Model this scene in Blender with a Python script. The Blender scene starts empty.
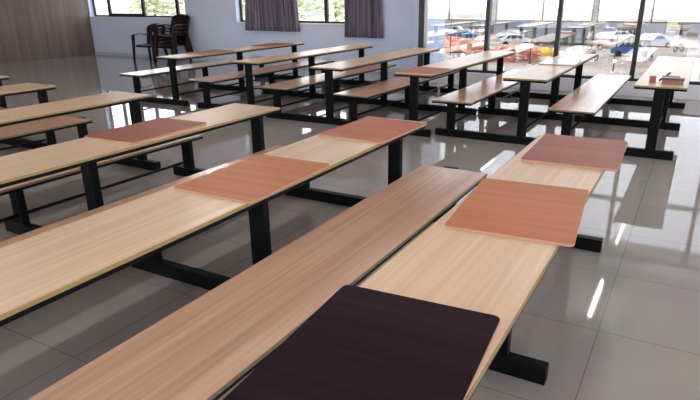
import bpy, bmesh, math, random
from mathutils import Vector, Matrix
random.seed(7)
S = bpy.context.scene
COL = S.collection
PI = math.pi

# ------------------------------------------------------------------ materials
def mat(name, col, rough=.5, metal=0., spec=.5, coat=0.):
    m = bpy.data.materials.new(name); m.use_nodes = True
    b = m.node_tree.nodes['Principled BSDF']
    b.inputs['Base Color'].default_value = (*col, 1)
    b.inputs['Roughness'].default_value = rough
    b.inputs['Metallic'].default_value = metal
    b.inputs['Specular IOR Level'].default_value = spec
    b.inputs['Coat Weight'].default_value = coat
    return m

def nd(m, t): return m.node_tree.nodes.new(t)
def lk(m, a, b): m.node_tree.links.new(a, b)
def bsdf(m): return m.node_tree.nodes['Principled BSDF']

def noise_col(m, c1, c2, scale=(1, 1, 1), nscale=5., detail=3., lo=.35, hi=.65, coord='Object', rand=False, rvar=None):
    tc = nd(m, 'ShaderNodeTexCoord'); mp = nd(m, 'ShaderNodeMapping'); nz = nd(m, 'ShaderNodeTexNoise'); rp = nd(m, 'ShaderNodeValToRGB')
    mp.inputs['Scale'].default_value = scale
    lk(m, tc.outputs[coord], mp.inputs['Vector'])
    if rand:
        oi = nd(m, 'ShaderNodeObjectInfo'); mu = nd(m, 'ShaderNodeVectorMath'); mu.operation = 'SCALE'
        cb = nd(m, 'ShaderNodeCombineXYZ')
        for k in range(3): lk(m, oi.outputs['Random'], cb.inputs[k])
        lk(m, cb.outputs[0], mu.inputs[0]); mu.inputs['Scale'].default_value = 37.
        lk(m, mu.outputs[0], mp.inputs['Location'])
    lk(m, mp.outputs[0], nz.inputs['Vector'])
    nz.inputs['Scale'].default_value = nscale; nz.inputs['Detail'].default_value = detail
    lk(m, nz.outputs['Fac'], rp.inputs['Fac'])
    rp.color_ramp.elements[0].position = lo; rp.color_ramp.elements[0].color = (*c1, 1)
    rp.color_ramp.elements[1].position = hi; rp.color_ramp.elements[1].color = (*c2, 1)
    lk(m, rp.outputs['Color'], bsdf(m).inputs['Base Color'])
    return rp, nz

def wood(name, c1, c2, rough=.3, along='y', fine=26., spec=.5):
    m = mat(name, c1, rough, spec=spec)
    sc = (fine, .9, 6) if along == 'y' else (.9, fine, 6)
    noise_col(m, c1, c2, sc, 1.0, 5., .3, .72, rand=True)
    return m

M = {}
M['table_wood'] = wood('table laminate', (.60, .415, .28), (.73, .54, .385), .31, fine=42., spec=.4)
M['bench_wood'] = wood('bench laminate', (.52, .31, .205), (.67, .435, .305), .20, fine=42.)
M['edge_band'] = mat('yellow edge lipping', (.30, .225, .095), .5)
M['bench_band'] = mat('brown edge lipping', (.22, .155, .10), .5)
M['black_steel'] = mat('black powder coated steel', (.004, .004, .0045), .5, spec=.1)
M['board_orange'] = wood('orange brown board', (.39, .135, .06), (.46, .175, .085), .5, 'x', 20, .18)
M['board_red'] = wood('reddish brown board', (.38, .115, .065), (.45, .155, .09), .5, 'x', 20, .18)
M['board_maroon'] = wood('maroon brown board', (.25, .08, .055), (.32, .115, .08), .5, 'x', 20, .18)
M['board_dark'] = wood('dark wenge board', (.009, .0035, .006), (.022, .009, .0125), .6, 'x', 30, .06)
M['board_pale'] = mat('pale grey board', (.42, .48, .56), .25)
M['board_edge'] = mat('board edge', (.48, .27, .18), .6)
M['ceiling'] = mat('white ceiling paint', (.55, .54, .53), .8)
M['sky_tinted_wall'] = mat('wall paint with skylight tint', (.52, .55, .65), .7)
noise_col(M['sky_tinted_wall'], (.64, .70, .88), (.68, .74, .92), (1, 1, 1), 1.2, 2)  # the blue cast of the skylight is mixed into the wall colour
M['curb'] = mat('pale grey curb', (.70, .69, .74), .5)
M['base'] = mat('skirting', (.52, .55, .66), .5)
M['frame'] = mat('dark aluminium frame', (.012, .012, .014), .4)
M['alu'] = mat('grey aluminium', (.42, .43, .46), .35, .6)
M['curtain'] = mat('grey mauve curtain cloth', (.14, .115, .15), .85, spec=.15)
noise_col(M['curtain'], (.10, .08, .11), (.30, .25, .31), (26, 26, .05), 1., 2., .35, .7)
M['plastic_brown'] = mat('dark brown plastic', (.016, .007, .008), .35, spec=.25)
M['lamp_body'] = mat('white lamp housing', (.8, .8, .8), .5)
m = mat('lit tube', (1, 1, 1)); bsdf(m).inputs['Emission Color'].default_value = (1, .97, .93, 1); bsdf(m).inputs['Emission Strength'].default_value = 118.; M['tube'] = m

# floor: polished tiles with thin joints
def floor_mat():
    m = mat('polished beige grey tile', (.3, .28, .26), .05, spec=.62)
    tc = nd(m, 'ShaderNodeTexCoord'); mp = nd(m, 'ShaderNodeMapping'); lk(m, tc.outputs['Object'], mp.inputs['Vector'])
    T = .72
    mp.inputs['Location'].default_value = (.217 / T, -2.83 / T + 10, 0); mp.inputs['Scale'].default_value = (1 / T, 1 / T, 1)
    br = nd(m, 'ShaderNodeTexBrick'); lk(m, mp.outputs[0], br.inputs['Vector'])
    br.offset = 0; br.inputs['Scale'].default_value = 1; br.inputs['Brick Width'].default_value = 1; br.inputs['Row Height'].default_value = 1
    br.inputs['Mortar Size'].default_value = .004; br.inputs['Mortar Smooth'].default_value = .3
    br.inputs['Color1'].default_value = (.36, .325, .30, 1); br.inputs['Color2'].default_value = (.375, .34, .315, 1); br.inputs['Mortar'].default_value = (.20, .18, .17, 1)
    nz = nd(m, 'ShaderNodeTexNoise'); nz.inputs['Scale'].default_value = 3.; nz.inputs['Detail'].default_value = 6; lk(m, tc.outputs['Object'], nz.inputs['Vector'])
    mx = nd(m, 'ShaderNodeMix'); mx.data_type = 'RGBA'; mx.blend_type = 'MULTIPLY'; mx.inputs[0].default_value = .22
    lk(m, br.outputs['Color'], mx.inputs[6]); lk(m, nz.outputs['Color'], mx.inputs[7])
    lk(m, mx.outputs[2], bsdf(m).inputs['Base Color'])
    rr = nd(m, 'ShaderNodeMapRange'); lk(m, nz.outputs['Fac'], rr.inputs[0]); rr.inputs[3].default_value = .02; rr.inputs[4].default_value = .05
    lk(m, rr.outputs[0], bsdf(m).inputs['Roughness'])
    return m
M['floor'] = floor_mat()

def panel_mat():
    m = mat('vertical wood panelling', (.2, .14, .1), .45)
    rp, nz = noise_col(m, (.115, .080, .062), (.20, .148, .118), (1, 7, .35), 1., 5., .3, .7)
    tc = nd(m, 'ShaderNodeTexCoord'); sp = nd(m, 'ShaderNodeSeparateXYZ'); lk(m, tc.outputs['Object'], sp.inputs[0])
    mu = nd(m, 'ShaderNodeMath'); mu.operation = 'MULTIPLY'; mu.inputs[1].default_value = 1 / .42; lk(m, sp.outputs['Y'], mu.inputs[0])
    fr = nd(m, 'ShaderNodeMath'); fr.operation = 'FRACT'; lk(m, mu.outputs[0], fr.inputs[0])
    lt = nd(m, 'ShaderNodeMath'); lt.operation = 'LESS_THAN'; lt.inputs[1].default_value = .035; lk(m, fr.outputs[0], lt.inputs[0])
    mx = nd(m, 'ShaderNodeMix'); mx.data_type = 'RGBA'; lk(m, lt.outputs[0], mx.inputs[0]); lk(m, rp.outputs['Color'], mx.inputs[6]); mx.inputs[7].default_value = (.10, .073, .057, 1)
    lk(m, mx.outputs[2], bsdf(m).inputs['Base Color'])
    return m
M['panel'] = panel_mat()

def glass_mat(name, refl, tint=(1, 1, 1)):
    m = bpy.data.materials.new(name); m.use_nodes = True; nt = m.node_tree; nt.nodes.clear()
    o = nt.nodes.new('ShaderNodeOutputMaterial'); t = nt.nodes.new('ShaderNodeBsdfTransparent'); g = nt.nodes.new('ShaderNodeBsdfGlossy'); mx = nt.nodes.new('ShaderNodeMixShader')
    t.inputs[0].default_value = (*tint, 1); g.inputs['Roughness'].default_value = 0.; g.inputs[0].default_value = (.95, .97, 1, 1)
    lw = nt.nodes.new('ShaderNodeLayerWeight'); lw.inputs['Blend'].default_value = .5
    fz = nt.nodes.new('ShaderNodeMath'); fz.operation = 'POWER'; fz.inputs[1].default_value = 5.; nt.links.new(lw.outputs['Facing'], fz.inputs[0])
    ad = nt.nodes.new('ShaderNodeMath'); ad.operation = 'ADD'; ad.use_clamp = True; ad.inputs[1].default_value = refl
    nt.links.new(fz.outputs[0], ad.inputs[0]); nt.links.new(ad.outputs[0], mx.inputs[0])
    nt.links.new(t.outputs[0], mx.inputs[1]); nt.links.new(g.outputs[0], mx.inputs[2]); nt.links.new(mx.outputs[0], o.inputs[0])
    return m
M['glass'] = glass_mat('reflective glazing', .40)
M['clear_glass'] = glass_mat('window glass', .04)

# ------------------------------------------------------------------ mesh helpers
def bx(bm, x0, x1, y0, y1, z0, z1, rot=0., piv=None):
    vs = [bm.verts.new(c) for c in ((x0, y0, z0), (x1, y0, z0), (x1, y1, z0), (x0, y1, z0), (x0, y0, z1), (x1, y0, z1), (x1, y1, z1), (x0, y1, z1))]
    for f in ((3, 2, 1, 0), (4, 5, 6, 7), (0, 1, 5, 4), (1, 2, 6, 5), (2, 3, 7, 6), (3, 0, 4, 7)): bm.faces.new([vs[i] for i in f])
    if rot: bmesh.ops.rotate(bm, verts=vs, cent=piv or ((x0 + x1) / 2, (y0 + y1) / 2, z0), matrix=Matrix.Rotation(rot, 3, 'Z'))
    return vs

def link(name, bm, m, parent=None, smooth=False, bevel=0., seg=2):
    bmesh.ops.recalc_face_normals(bm, faces=bm.faces)
    if bevel:
        es = [e for e in bm.edges if len(e.link_faces) == 2 and e.calc_face_angle(0) > .6]
        bmesh.ops.bevel(bm, geom=es, offset=bevel, segments=seg, affect='EDGES', profile=.5)
    me = bpy.data.meshes.new(name); bm.to_mesh(me); bm.free()
    for p in me.polygons: p.use_smooth = smooth
    me.materials.append(m)
    o = bpy.data.objects.new(name, me); COL.objects.link(o)
    if parent: o.parent = parent
    return o

def box(name, x0, x1, y0, y1, z0, z1, m, parent=None, bevel=0.):
    bm = bmesh.new(); bx(bm, x0, x1, y0, y1, z0, z1)
    return link(name, bm, m, parent, bevel=bevel)

def rounded_slab(bm, w, l, z0, z1, r=.02, n=5, cx=0., cy=0.):
    pts = []
    for sx, sy, a0 in ((1, 1, 0), (-1, 1, PI / 2), (-1, -1, PI), (1, -1, 1.5 * PI)):
        for k in range(n + 1):
            a = a0 + k / n * PI / 2
            pts.append((cx + sx * (w / 2 - r) + r * math.cos(a), cy + sy * (l / 2 - r) + r * math.sin(a)))
    lo = [bm.verts.new((x, y, z0)) for x, y in pts]; hi = [bm.verts.new((x, y, z1)) for x, y in pts]
    bm.faces.new(hi); bm.faces.new(lo[::-1]); N = len(pts)
    for i in range(N): bm.faces.new((lo[i], lo[(i + 1) % N], hi[(i + 1) % N], hi[i]))

def tube(bm, pts, r, n=8):
    """round bar along a list of points; r a number or list"""
    pts = [Vector(p) for p in pts]; rings = []
    for i, p in enumerate(pts):
        d = (pts[min(i + 1, len(pts) - 1)] - pts[max(i - 1, 0)]).normalized()
        u = d.cross(Vector((0, 0, 1)))
        if u.length < 1e-3: u = d.cross(Vector((0, 1, 0)))
        u.normalize(); v = d.cross(u); rr = r[i] if isinstance(r, (list, tuple)) else r
        rings.append([bm.verts.new(p + (u * math.cos(2 * PI * k / n) + v * math.sin(2 * PI * k / n)) * rr) for k in range(n)])
    for a, b in zip(rings, rings[1:]):
        for k in range(n): bm.faces.new((a[k], a[(k + 1) % n], b[(k + 1) % n], b[k]))
    bm.faces.new(rings[0][::-1]); bm.faces.new(rings[-1])

def empty(name, loc=(0, 0, 0), rz=0.):
    o = bpy.data.objects.new(name, None); COL.objects.link(o); o.location = loc; o.rotation_euler = (0, 0, rz); o.empty_display_size = .2
    return o
def tag(o, label, cat, group=None, kind=None):
    o['label'] = label; o['category'] = cat
    if group: o['group'] = group
    if kind: o['kind'] = kind
    return o
def struct(o): o['kind'] = 'structure'; return o
def dup(root, loc=None, rz=None, label=None, group=None):
    r = root.copy(); COL.objects.link(r)
    if loc is not None: r.location = loc
    if rz is not None: r.rotation_euler = (0, 0, rz)
    if label: r['label'] = label
    if group: r['group'] = group
    for ch in list(root.children):
        c = ch.copy(); COL.objects.link(c); c.parent = r
        for g in list(ch.children):
            d = g.copy(); COL.objects.link(d); d.parent = c
    return r

# ------------------------------------------------------------------ the room
XL, YW, XG, YG, H = -16.23, 12.13, -4.88, 11.0, 3.2
XR, YB = 4.6, -3.6
struct(box('floor', XL - .2, XR + .2, YB - .2, YW + .25, -.12, 0, M['floor']))
struct(box('ceiling', XL - .2, XR + .2, YB - .2, YW + .25, H, H + .15, M['ceiling']))
struct(box('wall_left', XL - .2, XL, YB, YW, 0, H, M['panel']))

def wall_with_holes(name, x0, x1, y0, y1, holes, m):
    bm = bmesh.new(); x = x0
    for a, b, z0, z1 in holes:
        bx(bm, x, a, y0, y1, 0, H); bx(bm, a, b, y0, y1, 0, z0); bx(bm, a, b, y0, y1, z1, H); x = b
    bx(bm, x, x1, y0, y1, 0, H)
    return struct(link(name, bm, m))
W1, W2 = (XL + .03, -12.27, 1.10, 2.5), (-10.50, -6.55, 1.02, 2.5)
WT = .24
wall_with_holes('wall_back', XL - .2, XG - .01, YW, YW + WT, (W1, W2), M['sky_tinted_wall'])
struct(box('baseboard_back', XL, XG - .1, YW - .012, YW, 0, .09, M['base']))

def sash_window(name, hole, bars, y):
    r = struct(empty(name, ((hole[0] + hole[1]) / 2, y, hole[2]))); cx = r.location.x; w = (hole[1] - hole[0]) / 2; h = hole[3] - hole[2]
    bm = bmesh.new(); f = .05
    bx(bm, -w, w, 0, .05, 0, f); bx(bm, -w, w, 0, .05, h - f, h); bx(bm, -w, -w + f, 0, .05, f, h - f); bx(bm, w - f, w, 0, .05, f, h - f)
    link('window_frame', bm, M['frame'], r)
    xs = [-w + f]
    for b in bars:
        box('mullion', b - cx - .045, b - cx + .045, -.005, .055, f, h - f, M['frame'], r); xs += [b - cx - .045, b - cx + .045]
    xs.append(w - f)
    for i in range(0, len(xs), 2):
        box('pane', xs[i], xs[i + 1], .02, .028, f, h - f, M['clear_glass'], r)
    return r
w1 = sash_window('window_1', W1, (-15.50, -14.06, -12.72), YW + .15)
# the second sash of the first window stands proud: a heavier lower rail
box('casement', -15.46 - w1.location.x, -14.10 - w1.location.x, -.02, .03, .02, .10, M['frame'], w1)
sash_window('window_2', W2, (-9.1, -7.87), YW + .15)
def sill(name, hole):
    struct(box(name, hole[0] - (.0 if name == 'trim_1' else .04), hole[1] + .04, YW - .02, YW + .15, hole[2] - .03, hole[2] + .004, mat_sill, bevel=.004))
mat_sill = mat('white window sill', (.74, .74, .76), .4)
sill('trim_1', W1); sill('trim_2', W2)

# glazed front on a low curb
struct(box('wall_jog', XG - .12, XG, YG + .06, YW + .1, 0, H, M['sky_tinted_wall']))
struct(box('trim_3', XG + .0, XR, YG - .12, YG + .16, 0, .235, M['curb'], bevel=.008))
struct(box('wall_lintel', XG, XR, YG - .05, YG + .2, 2.98, H, M['sky_tinted_wall']))
g = struct(empty('window_3', ((XG + XR) / 2, YG, .235))); gx = g.location.x
mx_ = [-4.83, -3.50, -2.215, -.925, .40, 1.72, 3.04, 4.36]
for i, x in enumerate(mx_):
    w = .052 if i == 0 else .036
    box('mullion', x - w - gx, x + w - gx, -.05, .06, 0, 2.745, M['frame'], g)
box('aluminium_jamb', -4.775 - gx, -4.715 - gx, -.03, .05, .05, 2.7, M['alu'], g)
box('bottom_rail', XG - gx, XR - gx, -.045, .055, .001, .05, M['frame'], g)
box('transom', XG - gx, XR - gx, -.045, .055, 1.62, 1.68, M['frame'], g)
box('top_rail', XG - gx, XR - gx, -.045, .055, 2.69, 2.745, M['frame'], g)
ee = [XG + .02] + mx_ + [XR]
for a, b in zip(mx_, mx_[1:]):
    box('pane', a + .036 - gx, b - .036 - gx, 0, .01, .05, 2.69, M['glass'], g)

# right side and rear of the room (outside the frame, unseen windows added to brighten the room)
def side_wall():
    bm = bmesh.new(); y0, y1 = YB, YG + .2; holes = [(-3.0, .8, .6, 2.9), (1.6, 5.4, .6, 2.9), (6.2, 10.0, .6, 2.9)]; y = y0
    for a, b, z0, z1 in holes:
        bx(bm, XR, XR + .2, y, a, 0, H); bx(bm, XR, XR + .2, a, b, 0, z0); bx(bm, XR, XR + .2, a, b, z1, H); y = b
    bx(bm, XR, XR + .2, y, y1, 0, H)
    struct(link('wall_right', bm, M['sky_tinted_wall']))
    for i, (a, b, z0, z1) in enumerate(holes):
        r = struct(empty('window_%d' % (4 + i), (XR + .1, (a + b) / 2, z0))); bm = bmesh.new(); w = (b - a) / 2; h = z1 - z0
        bx(bm, -.03, .03, -w, w, 0, .05); bx(bm, -.03, .03, -w, w, h - .05, h); bx(bm, -.03, .03, -w, -w + .05, .05, h - .05); bx(bm, -.03, .03, w - .05, w, .05, h - .05); bx(bm, -.03, .03, -.03, .03, .05, h - .05)
        link('window_frame', bm, M['frame'], r)
        box('pane', -.005, .005, -w + .05, w - .05, .05, h - .05, M['clear_glass'], r)
side_wall()
def rear_wall():  # unseen window row behind the camera, added to light the back wall
    bm = bmesh.new(); xs = [(-16.0, -12.1), (-11.95, -8.0), (-7.85, -3.9), (-3.75, .2), (.35, 4.4)]; z0, z1 = .6, 2.9; x = XL - .2
    for a, b in xs:
        bx(bm, x, a, YB - .2, YB, 0, H); bx(bm, a, b, YB - .2, YB, 0, z0); bx(bm, a, b, YB - .2, YB, z1, H); x = b
    bx(bm, x, XR + .2, YB - .2, YB, 0, H)
    struct(link('wall_front', bm, M['sky_tinted_wall']))
    for i, (a, b) in enumerate(xs):
        r = struct(empty('window_%d' % (7 + i), ((a + b) / 2, YB - .1, z0))); bm = bmesh.new(); w = (b - a) / 2; h = z1 - z0
        bx(bm, -w, w, -.03, .03, 0, .05); bx(bm, -w, w, -.03, .03, h - .05, h); bx(bm, -w, -w + .05, -.03, .03, .05, h - .05); bx(bm, w - .05, w, -.03, .03, .05, h - .05); bx(bm, -.03, .03, -.03, .03, .05, h - .05)
        link('window_frame', bm, M['frame'], r)
        box('pane', -w + .05, w - .05, -.005, .005, .05, h - .05, M['clear_glass'], r)
rear_wall()

# ------------------------------------------------------------------ bench table units
WTAB, WB, DB, ZT, ZB, LEN = .490, .490, .811, .75, .455, 3.40
OX, OY = -.64, 1.70     # root sits at the centre of the unit on the floor; local = corner coordinates - (OX, OY)
MIDDLE = set()
def make_unit():
    r = empty('bench_table')
    def B(name, x0, x1, y0, y1, z0, z1, m, par=r, bevel=0.): return box(name, x0 - OX, x1 - OX, y0 - OY, y1 - OY, z0, z1, m, par, bevel)
    def ring(name, x0, x1, y0, y1, z0, z1, t, m, par):
        bm = bmesh.new(); a, b, c, d = x0 - OX, x1 - OX, y0 - OY, y1 - OY
        bx(bm, a, b, c, c + t, z0, z1); bx(bm, a, b, d - t, d, z0, z1); bx(bm, a, a + t, c + t, d - t, z0, z1); bx(bm, b - t, b, c + t, d - t, z0, z1)
        return link(name, bm, m, par)
    e = .003
    t = B('tabletop', -WTAB + e, -e, e, LEN - e, ZT - .016, ZT, M['table_wood'], bevel=.0015)
    ring('edge_band', -WTAB, 0, 0, LEN, ZT - .0165, ZT - .001, e, M['edge_band'], t)
    s = B('bench_seat', -DB - WB + e, -DB - e, -.09 + e, LEN - .09 - e, ZB - .016, ZB, M['bench_wood'], bevel=.0015)
    ring('edge_band', -DB - WB, -DB, -.09, LEN - .09, ZB - .0165, ZB - .001, e, M['bench_band'], s)
    ring('table_frame', -WTAB + .006, -.006, .006, LEN - .006, ZT - .038, ZT - .0165, .025, M['black_steel'], r)
    ring('bench_frame', -DB - WB + .006, -DB - .006, -.084, LEN - .096, ZB - .036, ZB - .0165, .025, M['black_steel'], r)
    xt, xb = -WTAB / 2, -DB - WB / 2
    for y in (.078, 1.69, LEN - .018):
        q = [B('floor_beam', xb - .245, -.02, y - .03, y + .03, 0, .088, M['black_steel'], bevel=.004),
        B('table_leg', xt - .05, xt + .05, y - .026, y + .026, .088, ZT - .0165, M['black_steel'], bevel=.004),
        B('bench_leg', xb - .105, xb - .005, y - .026, y + .026, .088, ZB - .0165, M['black_steel'], bevel=.004)]
        if y == 1.69: MIDDLE.update(o.data.name for o in q)
    for x in (xt, xb - .055):
        bm = bmesh.new(); tube(bm, [(x - OX, .075 - OY, .155), (x - OX, LEN - .085 - OY, .155)], .0125, 10)
        link('stretcher', bm, M['black_steel'], r, True)
    return r
def corner_to_root(x, y, a):
    c, s = math.cos(a), math.sin(a)
    return (x + c * OX - s * OY, y + s * OX + c * OY, 0)
unit = make_unit()
NEAR, FAR = 'bench tables in the near row', 'bench tables in the far row'
units = [
 (-.334, .49, 0, NEAR, 'wooden table with bench nearest the camera, carrying the very dark board'),
 (-1.648, .49, 0, NEAR, 'wooden bench table carrying two orange brown boards in the near row'),
 (-2.972, .49, 0, NEAR, 'wooden bench table carrying one single maroon brown board in the near row'),
 (-4.484, .49, 0, NEAR, 'bare wooden bench table just behind the one with the single maroon board'),
 (-5.898, .47, 0, NEAR, 'bare bench table with its far end before the panelled wall, near the left edge'),
 (-7.129, .71, 0, NEAR, 'bench table farthest left, only its table tip showing at the left edge of the photo'),
 (-6.945, 6.631, .006, FAR, 'bench table beside the brown plastic chairs, leftmost of the far row'),
 (-5.393, 6.604, -.004, FAR, 'far row bench table second from the left, next to the one by the chairs'),
 (-3.955, 6.499, .008, FAR, 'far row bench table whose far end reaches the end post of the glass front'),
 (-2.683, 6.401, -.02, FAR, 'far row bench table with a reddish board at its near end'),
 (-1.387, 6.552, -.004, FAR, 'far row bench table with a pale board on its far half'),
 (-.034, 6.569, -.002, FAR, 'bench table at the right end of the far row, with boxes on it'),
]
for i, (x, y, a, grp, lab) in enumerate(units):
    o = unit if i == 0 else dup(unit)
    for c in o.children:      # the middle trestle of the near row stands a little farther on
        if c.data.name in MIDDLE: c.location.y = (.09, .06, .045)[min(i, 2)] if grp == NEAR else 0
    o.location = corner_to_root(x, y, a); o.rotation_euler = (0, 0, a)
    tag(o, lab, 'table with bench', grp)

# ------------------------------------------------------------------ loose boards
def board(x, y, rot, m, label, w=.475, l=.67):
    r = empty('loose_board', (x, y, ZT), rot)
    bm = bmesh.new(); rounded_slab(bm, w, l, .0005, .0115, .022); link('core', bm, M['board_edge'], r)
    bm = bmesh.new(); rounded_slab(bm, w, l, .0115, .0135, .022); link('laminate_face', bm, m, r)
    tag(r, label, 'board', 'loose boards on the tables'); return r
board(-.584, 1.088, .075, M['board_dark'], 'very dark brown board at the near end of the nearest table', .492, .66)
board(-.555, 2.378, .088, M['board_orange'], 'orange brown board lying askew in the middle of the nearest table', .49, .69)
board(-.528, 3.505, .03, M['board_maroon'], 'dull red brown board at the far end of the nearest table', .50, .70)
board(-1.862, 3.475, -.03, M['board_red'], 'reddish board at the far end of the table carrying two boards', .49, .67)
board(-1.868, 2.215, .02, M['board_orange'], 'orange board nearer the camera on the table carrying two boards', .47, .69)
board(-3.240, 2.740, .04, M['board_maroon'], 'single maroon brown board on the third table of the near row', .455, .69)
board(-2.905, 6.745, -.03, M['board_red'], 'reddish board at the near end of a far row table', .46, .58)
board(-1.625, 8.40, .05, M['board_pale'], 'pale grey board on a far row table before the glass', .47, .68)
board(-7.18, 7.55, .0, M['board_maroon'], 'brown board nearer to the plastic chairs on the leftmost far row table', .46, .72)
board(-7.20, 9.30, .0, M['board_maroon'], 'brown board at the far end of the leftmost far row table', .46, .75)

# ------------------------------------------------------------------ things on the right far table
M['red_card'] = mat('red brown card', (.33, .13, .09), .6)
M['tan_card'] = mat('tan card', (.26, .15, .10), .6)
M['maroon_cover'] = mat('maroon cover', (.13, .035, .04), .45)
M['paper'] = mat('paper', (.75, .72, .66), .8)
r = empty('small_box', (-.372, 6.86, ZT), .05)
box('carton', -.031, .031, -.03, .03, 0.0005, .052, M['red_card'], r, .003); box('lid', -.032, .032, -.031, .031, .0521, .066, M['red_card'], r, .003)
tag(r, 'small red brown carton standing alone on the right far row table', 'box')
r = empty('cardboard_box', (-.182, 6.83, ZT), .0)
box('carton', -.10, .10, -.06, .06, .0005, .045, M['tan_card'], r, .003); box('lid', -.106, .106, -.066, .066, .0455, .058, M['maroon_cover'], r, .003)
tag(r, 'brown flat box with a maroon lid on the right far row table', 'box')
r = empty('notebook', (-.205, 6.84, ZT + .058), .04)
box('cover', -.085, .085, -.055, .055, .0005, .003, M['maroon_cover'], r); box('pages', -.083, .083, -.053, .053, .0031, .013, M['paper'], r); box('cover', -.085, .085, -.055, .055, .0131, .016, M['maroon_cover'], r)
tag(r, 'maroon notebook lying on the lid of the brown box', 'notebook')
r = empty('pen', (-.315, 6.97, ZT)); bm = bmesh.new(); tube(bm, [(0, 0, .009), (.075, .06, .075)], .009, 8); link('barrel', bm, M['black_steel'], r, True)
bm = bmesh.new(); tube(bm, [(.0752, .06016, .0752), (.09, .072, .088)], .010, 8); link('cap', bm, M['maroon_cover'], r, True)
tag(r, 'dark stick like pen leaning up behind the notebook', 'pen')

# ------------------------------------------------------------------ curtains
def curtain(x0, x1, z0, label, ph):
    r = empty('curtain', ((x0 + x1) / 2, YW - .10, z0)); w = x1 - x0; n = 140; bm = bmesh.new(); rows = 14; g = []
    for j in range(rows + 1):
        t = j / rows; z = t * (2.62 - z0); k = 1 - .10 * t * (1 if t < 1 else 1)
        g.append([bm.verts.new((-w / 2 * k + w * k * i / n + .015 * math.sin(3 * t + i * .2),
                  .045 * math.sin(i / n * w * 2 * PI / .125 + ph + .5 * math.sin(i * .11 + 2 * t)) + .015 * math.sin(i * .31 + ph), z)) for i in range(n + 1)])
    for j in range(rows):
        for i in range(n): bm.faces.new((g[j][i], g[j][i + 1], g[j + 1][i + 1], g[j + 1][i]))
    c = link('cloth', bm, M['curtain'], r, True)
    md = c.modifiers.new('thick', 'SOLIDIFY'); md.thickness = .004
    bm = bmesh.new(); tube(bm, [(-w / 2 - .1, .0, 2.64 - z0), (w / 2 + .1, .0, 2.64 - z0)], .014); link('curtain_rod', bm, M['alu'], r, True)
    tag(r, label, 'curtain', 'curtains on the back wall')
curtain(-10.16, -8.50, .83, 'wide grey mauve curtain hanging at the left side of its window', 0)
curtain(-7.26, -6.24, .74, 'narrow grey mauve curtain nearest the glass front', 1.3)

# ------------------------------------------------------------------ plastic armchairs
def make_chair():
    r = empty('plastic_armchair'); P = M['plastic_brown']
    def grid(name, f, nu, nv, t, par=r, skip=None):
        bm = bmesh.new(); g = [[bm.verts.new(f(i / nu, j / nv)) for i in range(nu + 1)] for j in range(nv + 1)]
        for j in range(nv):
            for i in range(nu):
                if skip and skip(i, j): continue
                bm.faces.new((g[j][i], g[j][i + 1], g[j + 1][i + 1], g[j + 1][i]))
        for v in [v for v in bm.verts if not v.link_faces]: bm.verts.remove(v)
        o = link(name, bm, P, par, True); md = o.modifiers.new('thick', 'SOLIDIFY'); md.thickness = t; return o
    # faces -y.  seat
    grid('seat', lambda u, v: ((u - .5) * (.47 - .05 * v), -.24 + .46 * v, .425 - .03 * math.sin(PI * u) * (.4 + .6 * v) + (.02 if False else 0) - .05 * max(0, .12 - v) / .12), 12, 10, .012)
    # backrest with vertical slots and an arched top
    def back(u, v):
        x = (u - .5) * (.46 + .07 * v); top = .10 * (1 - (2 * u - 1) ** 2) ** .5 if v > 0 else 0
        return (x, .215 + .13 * v + .045 * (1 - (2 * u - 1) ** 2), .40 + v * .40 + top * v)
    grid('backrest', back, 18, 10, .014, skip=lambda i, j: i in (5, 8, 9, 12) and 3 <= j <= 5)
    for s in (-1, 1):
        bm = bmesh.new()
        pts = [(s * .235, .27, .62), (s * .262, .16, .655), (s * .275, 0, .665), (s * .275, -.16, .662), (s * .272, -.235, .645)]
        rings = []
        for k, (x, y, z) in enumerate(pts):
            w = .032 + .006 * math.sin(PI * k / 4)
            rings.append([bm.verts.new((x - w, y, z - .008)), bm.verts.new((x + w, y, z - .008)), bm.verts.new((x + w * .7, y, z + .010)), bm.verts.new((x - w * .7, y, z + .010))])
        for a, b in zip(rings, rings[1:]):
            for k in range(4): bm.faces.new((a[k], a[(k + 1) % 4], b[(k + 1) % 4], b[k]))
        bm.faces.new(rings[0]); bm.faces.new(rings[-1][::-1])
        link('armrest', bm, P, r, True)
        for y0, z0, y1, x1 in ((-.235, .645, -.285, .285), (.225, .43, .315, .265)):
            bm = bmesh.new(); rings = []
            for k in range(6):
                t = k / 5; x = s * ((.27 if z0 > .5 else .225) * (1 - t) + x1 * t); y = y0 * (1 - t) + y1 * t; z = z0 * (1 - t); w = .066 - .022 * t
                rings.append([bm.verts.new((x - s * w, y - .004, z)), bm.verts.new((x, y - w * .8 * (1 if y0 < 0 else -1), z)), bm.verts.new((x + s * .014, y - .004, z)), bm.verts.new((x, y + .028 * (1 if y0 < 0 else -1), z))])
            for a, b in zip(rings, rings[1:]):
                for k in range(4): bm.faces.new((a[k], a[(k + 1) % 4], b[(k + 1) % 4], b[k]))
            bm.faces.new(rings[0]); bm.faces.new(rings[-1][::-1])
            link('leg', bm, P, r, True)
    return r
ch = make_chair(); CG = 'plastic armchairs by the back wall'
ch.location = (-13.0, 11.43, 0); ch.rotation_euler = (0, 0, .22); ch.scale = (1.14, 1.12, 1.07); tag(ch, 'dark brown plastic armchair standing alone left of the taller stack', 'chair', CG)
labs = ['dark brown plastic armchair at the bottom of the stack', 'dark brown plastic armchair second from the bottom of the stack', 'dark brown plastic armchair just below the top of the stack', 'topmost dark brown plastic armchair of the stack']
for k in range(4):
    dup(ch, (-12.20, 11.45 + .03 * k, .082 * k), .12, labs[k], CG)

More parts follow.
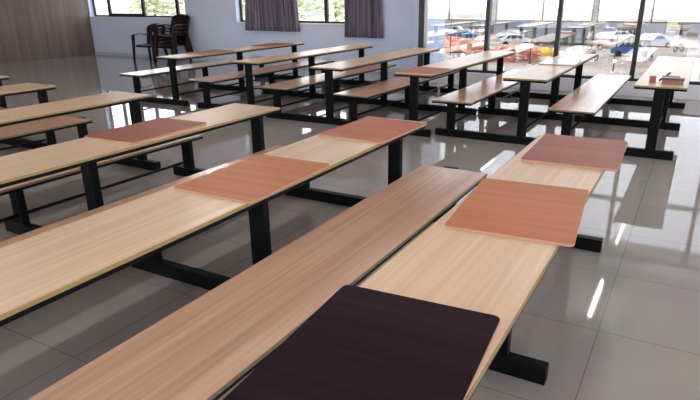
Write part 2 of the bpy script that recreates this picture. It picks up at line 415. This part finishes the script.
# ------------------------------------------------------------------ ceiling tube lights; one mirrors in the floor, the rest added for light
def make_lamp():
    r = empty('tube_light', (0, 0, H))
    box('housing', -.045, .045, -.72, .72, -.05, -.0005, M['lamp_body'], r, .005)
    bm = bmesh.new(); tube(bm, [(0, -.68, -.070), (0, .68, -.070)], .012, 10); link('tube', bm, M['tube'], r, True)
    for y in (-.69, .69): box('end_cap', -.018, .018, y - .012, y + .012, -.088, -.0505, M['lamp_body'], r)
    return r
lamp = make_lamp()
k = 0
for x in (3.3, -.83, -5., -9.2, -13.4):
    for y in (9.4, 5.6, 1.7, -2.2):
        if (x, y) in ((-9.2, 5.6), (-13.4, 9.4)): continue
        o = lamp if k == 0 else dup(lamp); o.location = (x, y, H); k += 1
        tag(o, 'white fluorescent tube light under the ceiling, one of a set mostly added for light', 'ceiling light', 'ceiling tube lights')

# ------------------------------------------------------------------ outdoors, seen through the glass from an upper floor
ZG = -4.5
M['ground'] = mat('pale sandy yard', (.6, .52, .46), .9)
noise_col(M['ground'], (.22, .155, .105), (.47, .385, .31), (1, 1, 1), .16, 6., .35, .6)
struct(box('ground', -420, 260, -300, 460, ZG - .5, ZG, M['ground']))
M['cream'] = mat('cream plaster', (.42, .35, .25), .8)
M['cream_pale'] = mat('pale cream plaster', (.30, .265, .205), .8)
M['white_paint'] = mat('white paint', (.42, .42, .41), .6)
M['blue_glass'] = mat('pale blue windows', (.35, .55, .62), .2)
M['green_glass'] = mat('green tinted window', (.32, .52, .40), .3)
M['yellow_green'] = mat('yellow green panel', (.60, .58, .26), .6)
M['grey_roof'] = mat('grey metal roofing', (.10, .10, .11), .6)
M['brick'] = mat('orange red bricks', (.5, .17, .1), .9); noise_col(M['brick'], (.34, .09, .06), (.62, .27, .17), (1, 1, 1), 2.5, 5.)
M['rubble'] = mat('orange earth', (.6, .3, .18), .95); noise_col(M['rubble'], (.45, .16, .10), (.70, .42, .28), (1, 1, 1), 1.2, 5.)
M['yellow'] = mat('yellow plastic', (.80, .52, .04), .5)
M['orange'] = mat('orange plastic', (.70, .25, .08), .5)
M['blue_paint'] = mat('blue car paint', (.05, .10, .24), .3)
M['silver_paint'] = mat('silver car paint', (.45, .46, .48), .3)
M['white_car'] = mat('white car paint', (.55, .53, .50), .3)
M['tyre'] = mat('black rubber', (.012, .012, .012), .8)
M['car_glass'] = mat('dark car glass', (.02, .025, .03), .1)
M['leaf_overexposed'] = mat('overexposed leaves', (.6, .66, .4), .8); noise_col(M['leaf_overexposed'], (.54, .60, .38), (.84, .84, .68), (1, 1, 1), .9, 4.)  # leaf colour lightened to carry the blown out daylight outside
M['leaf_dry'] = mat('dusty leaves', (.42, .36, .2), .8); noise_col(M['leaf_dry'], (.16, .15, .09), (.62, .55, .36), (1, 1, 1), .8, 4.)
M['bark'] = mat('bark', (.12, .09, .06), .9)
M['pole'] = mat('dark painted steel pole', (.05, .05, .05), .6)

def between(name, p, q, z0, z1, t, m, label, cat):
    """a long wall from p to q"""
    d = Vector((q[0] - p[0], q[1] - p[1], 0)); r = empty(name, ((p[0] + q[0]) / 2, (p[1] + q[1]) / 2, z0), math.atan2(d.y, d.x)); L = d.length / 2
    box('wall_panel', -L, L, -t / 2, t / 2, 0, z1 - z0 - .15, m, r); box('coping', -L, L, -t / 2 - .1, t / 2 + .1, z1 - z0 - .149, z1 - z0, m, r)
    if label: tag(r, label, cat)
    return r
between('boundary_wall', (-66, 152), (-22, 118), ZG, -.75, .4, M['cream'], 'long cream boundary wall across the yard outside', 'wall')

def building(name, c, w, d, h, rz, wallm, winm, floors, cols, label, extra=None):
    r = empty(name, (c[0], c[1], ZG), rz)
    box('wall', -w / 2, w / 2, -d / 2, d / 2, 0, h, wallm, r); fh = h / floors
    for f in range(floors):
        box('ledge', -w / 2 - .2, w / 2 + .2, -d / 2 - .5, -d / 2 - .001, (f + 1) * fh - .35, (f + 1) * fh, M['white_paint'], r)
        for k in range(cols):
            x = -w / 2 + (k + .5) * w / cols
            q = box('window', x - w / cols * .28, x + w / cols * .28, -d / 2 - .08, -d / 2 - .001, f * fh + .9, f * fh + 2.3, M['white_paint'], r)
            box('pane', x - w / cols * .25, x + w / cols * .25, -d / 2 - .10, -d / 2 - .0805, f * fh + 1., f * fh + 2.2, winm, q)
    box('roof', -w / 2 - .3, w / 2 + .3, -d / 2 - .3, d / 2 + .3, h + .001, h + .4, wallm, r)
    tag(r, label, 'building'); return r
building('pale_building', (8, 152), 62, 16, 13, -.04, M['cream_pale'], M['cream'], 3, 10, 'very pale cream building filling the right side of the glass view')
b = building('white_building', (-88, 210), 110, 20, 14, .5, M['white_paint'], M['blue_glass'], 4, 14, 'white building with pale blue windows far behind the boundary wall')
r = empty('gate_pillar', (-5.6, 140, ZG)); box('shaft', -1.0, 1.0, -.8, .8, 0, 3.6, M['yellow_green'], r); box('cap', -1.2, 1.2, -1, 1, 3.601, 3.9, M['yellow_green'], r); tag(r, 'yellow green pillar before the pale building', 'pillar')

def shed(x, y, w, d, h, rz, roofm, label):
    r = empty('shed', (x, y, ZG), rz)
    for sx in (-1, 1):
        for sy in (-1, 1): box('post', sx * w / 2 * .94 - .08, sx * w / 2 * .94 + .08, sy * d / 2 * .92 - .08, sy * d / 2 * .92 + .08, 0, h, M['pole'], r)
    box('back_wall', -w / 2, w / 2, d / 2 - .15, d / 2, 0, h - .001, M['white_paint'], r)
    bm = bmesh.new(); vs = bx(bm, -w / 2 - .3, w / 2 + .3, -d / 2 - .5, d / 2 + .4, h, h + .12)
    for v in vs:
        if v.co.y < 0: v.co.z -= .35
    link('roof', bm, roofm, r); tag(r, label, 'shed')
shed(-17.5, 84, 8.5, 5, 2.4, .1, M['grey_roof'], 'open shed with a grey metal roof in the yard outside')
shed(-29, 100, 8, 5, 2.5, .1, M['grey_roof'], 'grey roofed shed farther back before the boundary wall')

def lumpy(bm, c, rx, ry, rz, seed, sub=3, amp=.25):
    q = bmesh.ops.create_icosphere(bm, subdivisions=sub, radius=1); rnd = random.Random(seed); ph = [rnd.uniform(0, 6) for _ in range(6)]
    for v in q['verts']:
        n = v.co.copy(); k = 1 + amp * (math.sin(4 * n.x + ph[0]) * math.sin(5 * n.y + ph[1]) + .6 * math.sin(9 * n.z + ph[2] + 7 * n.x) + .4 * rnd.uniform(-1, 1))
        v.co = Vector((c[0] + n.x * rx * k, c[1] + n.y * ry * k, max(c[2] + n.z * rz * k, .0)))
def heap(name, x, y, rx, ry, rz, m, label, cat, seed):
    bm = bmesh.new(); lumpy(bm, (0, 0, 0), rx, ry, rz, seed); o = link(name, bm, m, None, False); o.location = (x, y, ZG); tag(o, label, cat)
heap('earth_heap', -25.8, 67, 4.6, 2.4, 1.35, M['rubble'], 'long heap of orange red earth outside the left glass panes', 'heap', 3)
heap('earth_heap', -18.2, 71, 3.0, 1.6, .75, M['rubble'], 'smaller orange earth heap right of the long one', 'heap', 8)
def brick_stack(x, y, nx, rz, label):
    r = empty('brick_stack', (x, y, ZG), rz); bm = bmesh.new(); rnd = random.Random(x)
    for l in range(6):
        for i in range(nx - (l > 3)):
            for j in range(2):
                x0 = (i - nx / 2) * .46 + rnd.uniform(-.03, .03) + (.2 if l % 2 else 0); bx(bm, x0, x0 + .43, j * .5, j * .5 + .45, l * .17, l * .17 + .16)
    o = link('brick_stack', bm, M['brick'], None); bpy.data.objects.remove(r); o.location = (x, y, ZG); o.rotation_euler = (0, 0, rz); tag(o, label, 'bricks', 'brick stacks in the yard')
brick_stack(-17.6, 57.5, 9, .1, 'stack of orange red bricks close below the middle glass panes')
brick_stack(-14.6, 59.5, 4, .3, 'short brick stack right of the longer brick stack')
def drum(x, y, m, label, s=1.):
    r = empty('drum', (x, y, ZG)); bm = bmesh.new(); n = 20
    prof = [(0.001, 0), (.40, 0), (.45, .06), (.44, .32), (.47, .36), (.44, .40), (.45, .72), (.40, .80), (.18, .86), (.18, .92), (.001, .92)]
    rs = [[bm.verts.new((a * s * math.cos(2 * PI * k / n), a * s * math.sin(2 * PI * k / n), b * s)) for k in range(n)] for a, b in prof]
    for a, b in zip(rs, rs[1:]):
        for k in range(n): bm.faces.new((a[k], a[(k + 1) % n], b[(k + 1) % n], b[k]))
    link('barrel', bm, m, r, True); box('cap', -.1 * s, .1 * s, -.1 * s, .1 * s, .9205 * s, .97 * s, M['orange'], r, .01)
    tag(r, label, 'drum', 'plastic drums in the yard')
drum(-14.35, 65.6, M['yellow'], 'left yellow plastic drum in the yard', 1.05); drum(-13.35, 65.9, M['yellow'], 'right yellow plastic drum in the yard', 1.0); drum(-15.5, 65.5, M['orange'], 'orange plastic drum left of the yellow drums', .9)

def motorbike(x, y, rz, m, label):
    r = empty('motorbike', (x, y, ZG), rz)
    for sx in (-.62, .62):
        bm = bmesh.new(); n = 24; tube(bm, [(sx + .27 * math.cos(2 * PI * k / n), 0, .32 + .27 * math.sin(2 * PI * k / n)) for k in range(n + 1)], .05, 6)
        w = link('wheel', bm, M['tyre'], r, True)
    bm = bmesh.new(); tube(bm, [(-.62, 0, .32), (-.2, 0, .45), (.25, 0, .45), (.45, 0, .9), (.62, 0, .32)], .035); tube(bm, [(.45, -.32, 1.0), (.43, 0, .95), (.45, .32, 1.0)], .02); link('frame', bm, M['pole'], r, True)
    box('engine', -.15, .2, -.14, .14, .3, .58, M['silver_paint'], r, .03); bm = bmesh.new(); lumpy(bm, (.2, 0, .78), .27, .14, .14, 1, 2, 0); link('fuel_tank', bm, m, r, True); box('seat', -.65, .0, -.13, .13, .70, .80, M['tyre'], r, .03)
    tag(r, label, 'motorbike', 'motorbikes in the yard')
motorbike(-16.6, 63.2, .15, M['pole'], 'dark motorbike left of the drums in the yard')
motorbike(-9.2, 62.5, .9, M['blue_paint'], 'motorbike with a blue tank behind the far table with the pale board')
motorbike(-4.2, 64.0, 1.2, M['orange'], 'motorbike parked beside the blue car outside')
def car(x, y, rz, m, label):
    r = empty('car', (x, y, ZG), rz); bm = bmesh.new()
    prof = [(-2.0, .3), (-2.05, .75), (-1.85, .92), (-1.45, .98), (-.95, 1.42), (.55, 1.45), (1.15, .98), (1.85, .86), (2.05, .65), (2.05, .3)]
    a = [bm.verts.new((px, -.82 + (.12 if pz > 1.2 else 0), pz)) for px, pz in prof]; b_ = [bm.verts.new((px, .82 - (.12 if pz > 1.2 else 0), pz)) for px, pz in prof]
    bm.faces.new(a); bm.faces.new(b_[::-1]); n = len(prof)
    for k in range(n): bm.faces.new((a[k], b_[k], b_[(k + 1) % n], a[(k + 1) % n]))
    link('body', bm, m, r, bevel=.04)
    bm = bmesh.new()
    for s in (-1, 1):
        v = [bm.verts.new((px, s * py, pz)) for px, py, pz in ((-1.25, .845, 1.0), (.95, .845, 1.0), (.5, .745, 1.38), (-.9, .745, 1.38))]; w = [bm.verts.new(q.co + Vector((0, s * .01, 0))) for q in v]; bm.faces.new(w)
        for k in range(4): bm.faces.new((v[k], v[(k + 1) % 4], w[(k + 1) % 4], w[k]))
    link('side_window', bm, M['car_glass'], r)
    for sx in (-1.25, 1.3):
        for sy in (-.78, .78):
            bm = bmesh.new(); tube(bm, [(sx, sy - .09, .31), (sx, sy + .09, .31)], .31, 16); link('wheel', bm, M['tyre'], r)
    tag(r, label, 'car', 'cars parked in the yard')
car(-6.3, 69.5, .15, M['blue_paint'], 'dark blue car seen between the two right mullions')
car(-12.5, 100, .1, M['white_car'], 'white car beyond the far table with the pale board')
car(-24.5, 88, .2, M['silver_paint'], 'silver car left of the grey roofed shed')
car(-36, 96, .1, M['white_car'], 'white car near the left end of the glass view')
car(-1.2, 108, .0, M['silver_paint'], 'silver car before the pale building')
car(-21, 78, .3, M['white_car'], 'white car behind the smaller earth heap')

car(-19.8, 92.5, .1, M['silver_paint'], 'silver car half hidden behind the grey roofed shed')
car(-31, 86, .25, M['blue_paint'], 'dark car in the row left of the sheds')
car(-9.5, 90, .1, M['white_car'], 'white car right of the third mullion')
car(-4.8, 84, .05, M['silver_paint'], 'silver car above the dark blue car')
shed(-9.8, 113, 9, 5, 2.6, .05, M['grey_roof'], 'grey roofed shed right of the bushes outside')
shed(-46, 118, 14, 6, 3.2, .3, M['grey_roof'], 'wide grey roofed shed at the left end of the boundary wall')
shed(1.5, 100, 9, 5, 2.6, .0, M['grey_roof'], 'grey roofed shed before the pale building at the far right')
motorbike(-19.0, 80, .8, M['pole'], 'dark motorbike beside the shed front')
motorbike(-10.9, 76, .5, M['orange'], 'orange motorbike between the drums and the blue car')
motorbike(-12.2, 74, .7, M['pole'], 'dark motorbike next to the orange motorbike')
motorbike(-2.0, 77, 1.0, M['pole'], 'dark motorbike at the right of the glass view')
heap('earth_heap', -30.0, 78, 2.2, 1.5, .9, M['rubble'], 'small orange earth heap at the left end of the glass view', 'heap', 11)
heap('sand_heap', -7.8, 79, 2.4, 1.5, 1.0, M['cream'], 'pale sand heap behind the dark blue car', 'heap', 12)
def pole(x, y, h, label):
    r = empty('pole', (x, y, ZG)); bm = bmesh.new(); tube(bm, [(0, 0, 0), (0, 0, h)], .055); link('shaft', bm, M['pole'], r, True); box('footing', -.2, .2, -.2, .2, 0, .12, M['curb'], r)
    tag(r, label, 'pole', 'slim poles in the yard')
pole(-23.2, 60.5, 8, 'slim dark pole behind the leftmost glass pane')
pole(-13.6, 56.0, 8, 'slim dark pole standing left of the yellow drums')
pole(-6.0, 53.4, 3.6, 'short slim pole close to the dark blue car')

def foliage(bm, c, rx, rz, n, seed, size):
    rnd = random.Random(seed)
    for _ in range(n):
        d = Vector((rnd.gauss(0, 1), rnd.gauss(0, 1), rnd.gauss(0, 1))).normalized() * rnd.uniform(.55, 1.0) ** .5
        p = Vector((c[0] + d.x * rx, c[1] + d.y * rx, c[2] + d.z * rz)); R_ = Matrix.Rotation(rnd.uniform(0, 6), 3, 'Z') @ Matrix.Rotation(rnd.uniform(-1, 1), 3, 'X')
        s = size * rnd.uniform(.6, 1.3)
        bm.faces.new([bm.verts.new(p + R_ @ Vector(q) * s) for q in ((-.5, 0, 0), (0, -.28, .05), (.5, 0, 0), (0, .28, .05))])
def tree(name, x, y, h, rr, m, label, seed, grp, n=900, size=.75):
    r = empty(name, (x, y, ZG)); bm = bmesh.new(); tube(bm, [(0, 0, 0), (.1, .05, h * .4), (0, .1, h * .72)], [.24, .17, .06]); link('trunk', bm, M['bark'], r, True)
    bm = bmesh.new(); rnd = random.Random(seed)
    for k in range(7):
        a = rnd.uniform(0, 6.3); q = rnd.uniform(.2, .6) * rr
        foliage(bm, (q * math.cos(a), q * math.sin(a), h * rnd.uniform(.5, .85)), rr * .6, h * .24, n // 7, seed * 10 + k, size)
    link('foliage', bm, m, r); tag(r, label, 'tree', grp)
TG = 'trees outside the back wall windows'
for i, (x, y, h, rr) in enumerate(((-59, 42, 10, 3.4), (-50, 45, 9, 3.3), (-62, 54, 11, 3.6), (-54, 55, 9.5, 3.4), (-42, 49, 10, 3.5), (-34, 47, 9, 3.3), (-26.5, 46, 9.5, 3.2), (-46, 61, 10.5, 3.5), (-36, 58, 10, 3.5))):
    tree('leafy_tree', x, y, h, rr, M['leaf_overexposed'], 'leafy tree in overexposed pale green seen through the windows of the back wall', 20 + i, TG)
for i, (x, y, h, rr, lab) in enumerate(((-16.5, 99, 3.0, 2.0, 'dusty bush behind the grey roofed shed'), (-13.8, 93, 2.6, 1.8, 'dusty bush right of the grey roofed shed'), (-19.5, 104, 3.2, 2.4, 'dusty bush between the two sheds'), (-40, 104, 3.2, 2.4, 'dusty bush near the left end of the glass view'), (-9.5, 104, 2.6, 2, 'dusty bush beside the white car outside'))):
    tree('dusty_bush', x, y, h, rr, M['leaf_dry'], lab, 50 + i, 'bushes in the yard', 420, .5)

# ------------------------------------------------------------------ light
w = bpy.data.worlds.new('World'); S.world = w; w.use_nodes = True; nt = w.node_tree
bg = nt.nodes['Background']; bg.inputs['Strength'].default_value = 3.1
tc = nt.nodes.new('ShaderNodeTexCoord'); sp = nt.nodes.new('ShaderNodeSeparateXYZ'); rp = nt.nodes.new('ShaderNodeValToRGB')
nt.links.new(tc.outputs['Generated'], sp.inputs[0]); nt.links.new(sp.outputs['Z'], rp.inputs['Fac']); nt.links.new(rp.outputs['Color'], bg.inputs['Color'])
rp.color_ramp.elements[0].position = 0.; rp.color_ramp.elements[0].color = (.95, .96, 1, 1)
rp.color_ramp.elements[1].position = .8; rp.color_ramp.elements[1].color = (.70, .81, 1, 1)
sun = bpy.data.lights.new('Sun', 'SUN'); sun.energy = 2.2; sun.angle = .03; sun.color = (1, .95, .87)
so = bpy.data.objects.new('Sun', sun); COL.objects.link(so); so.rotation_euler = (math.radians(4), math.radians(-36), 0)   # high, from the left

def portal(name, loc, rot, sx, sy):
    l = bpy.data.lights.new(name, 'AREA'); l.shape = 'RECTANGLE'; l.size = sx; l.size_y = sy; l.cycles.is_portal = True
    o = bpy.data.objects.new(name, l); COL.objects.link(o); o.location = loc; o.rotation_euler = rot
portal('glass_front_portal', ((XG + XR) / 2, YG + .25, 1.6), (-PI / 2, 0, 0), XR - XG, 2.8)
for (a, b, z0, z1) in (W1, W2): portal('window_portal', ((a + b) / 2, YW + .3, (z0 + z1) / 2), (-PI / 2, 0, 0), b - a, z1 - z0)
portal('right_windows_portal', (XR + .25, 3.5, 1.75), (0, PI / 2, 0), 2.3, 13)
portal('rear_windows_portal', (-5.7, YB - .25, 1.75), (PI / 2, 0, 0), 20, 2.3)

# ------------------------------------------------------------------ camera
cd = bpy.data.cameras.new('Camera'); co = bpy.data.objects.new('Camera', cd); COL.objects.link(co); S.camera = co
f, pitch, yaw, roll, h, pcx, pcy = 581.28, .3545, -.5089, -.0070, 1.6098, 365.07, 212.01
fw = Vector((math.sin(yaw) * math.cos(pitch), math.cos(yaw) * math.cos(pitch), -math.sin(pitch)))
rt = Vector((math.cos(yaw), -math.sin(yaw), 0)); up = rt.cross(fw)
r2 = rt * math.cos(roll) + up * math.sin(roll); u2 = up * math.cos(roll) - rt * math.sin(roll)
mw = Matrix((r2, u2, -fw)).transposed().to_4x4(); mw.translation = (0, 0, h); co.matrix_world = mw
cd.sensor_width = 36; cd.lens = f / 700 * 36; cd.shift_x = (350 - pcx) / 700; cd.shift_y = (pcy - 200) / 700; cd.clip_end = 1000; cd.clip_start = .05

vs = S.view_settings; vs.view_transform = 'Standard'; vs.look = 'None'; vs.gamma = 1; vs.use_curve_mapping = False; vs.exposure = .47
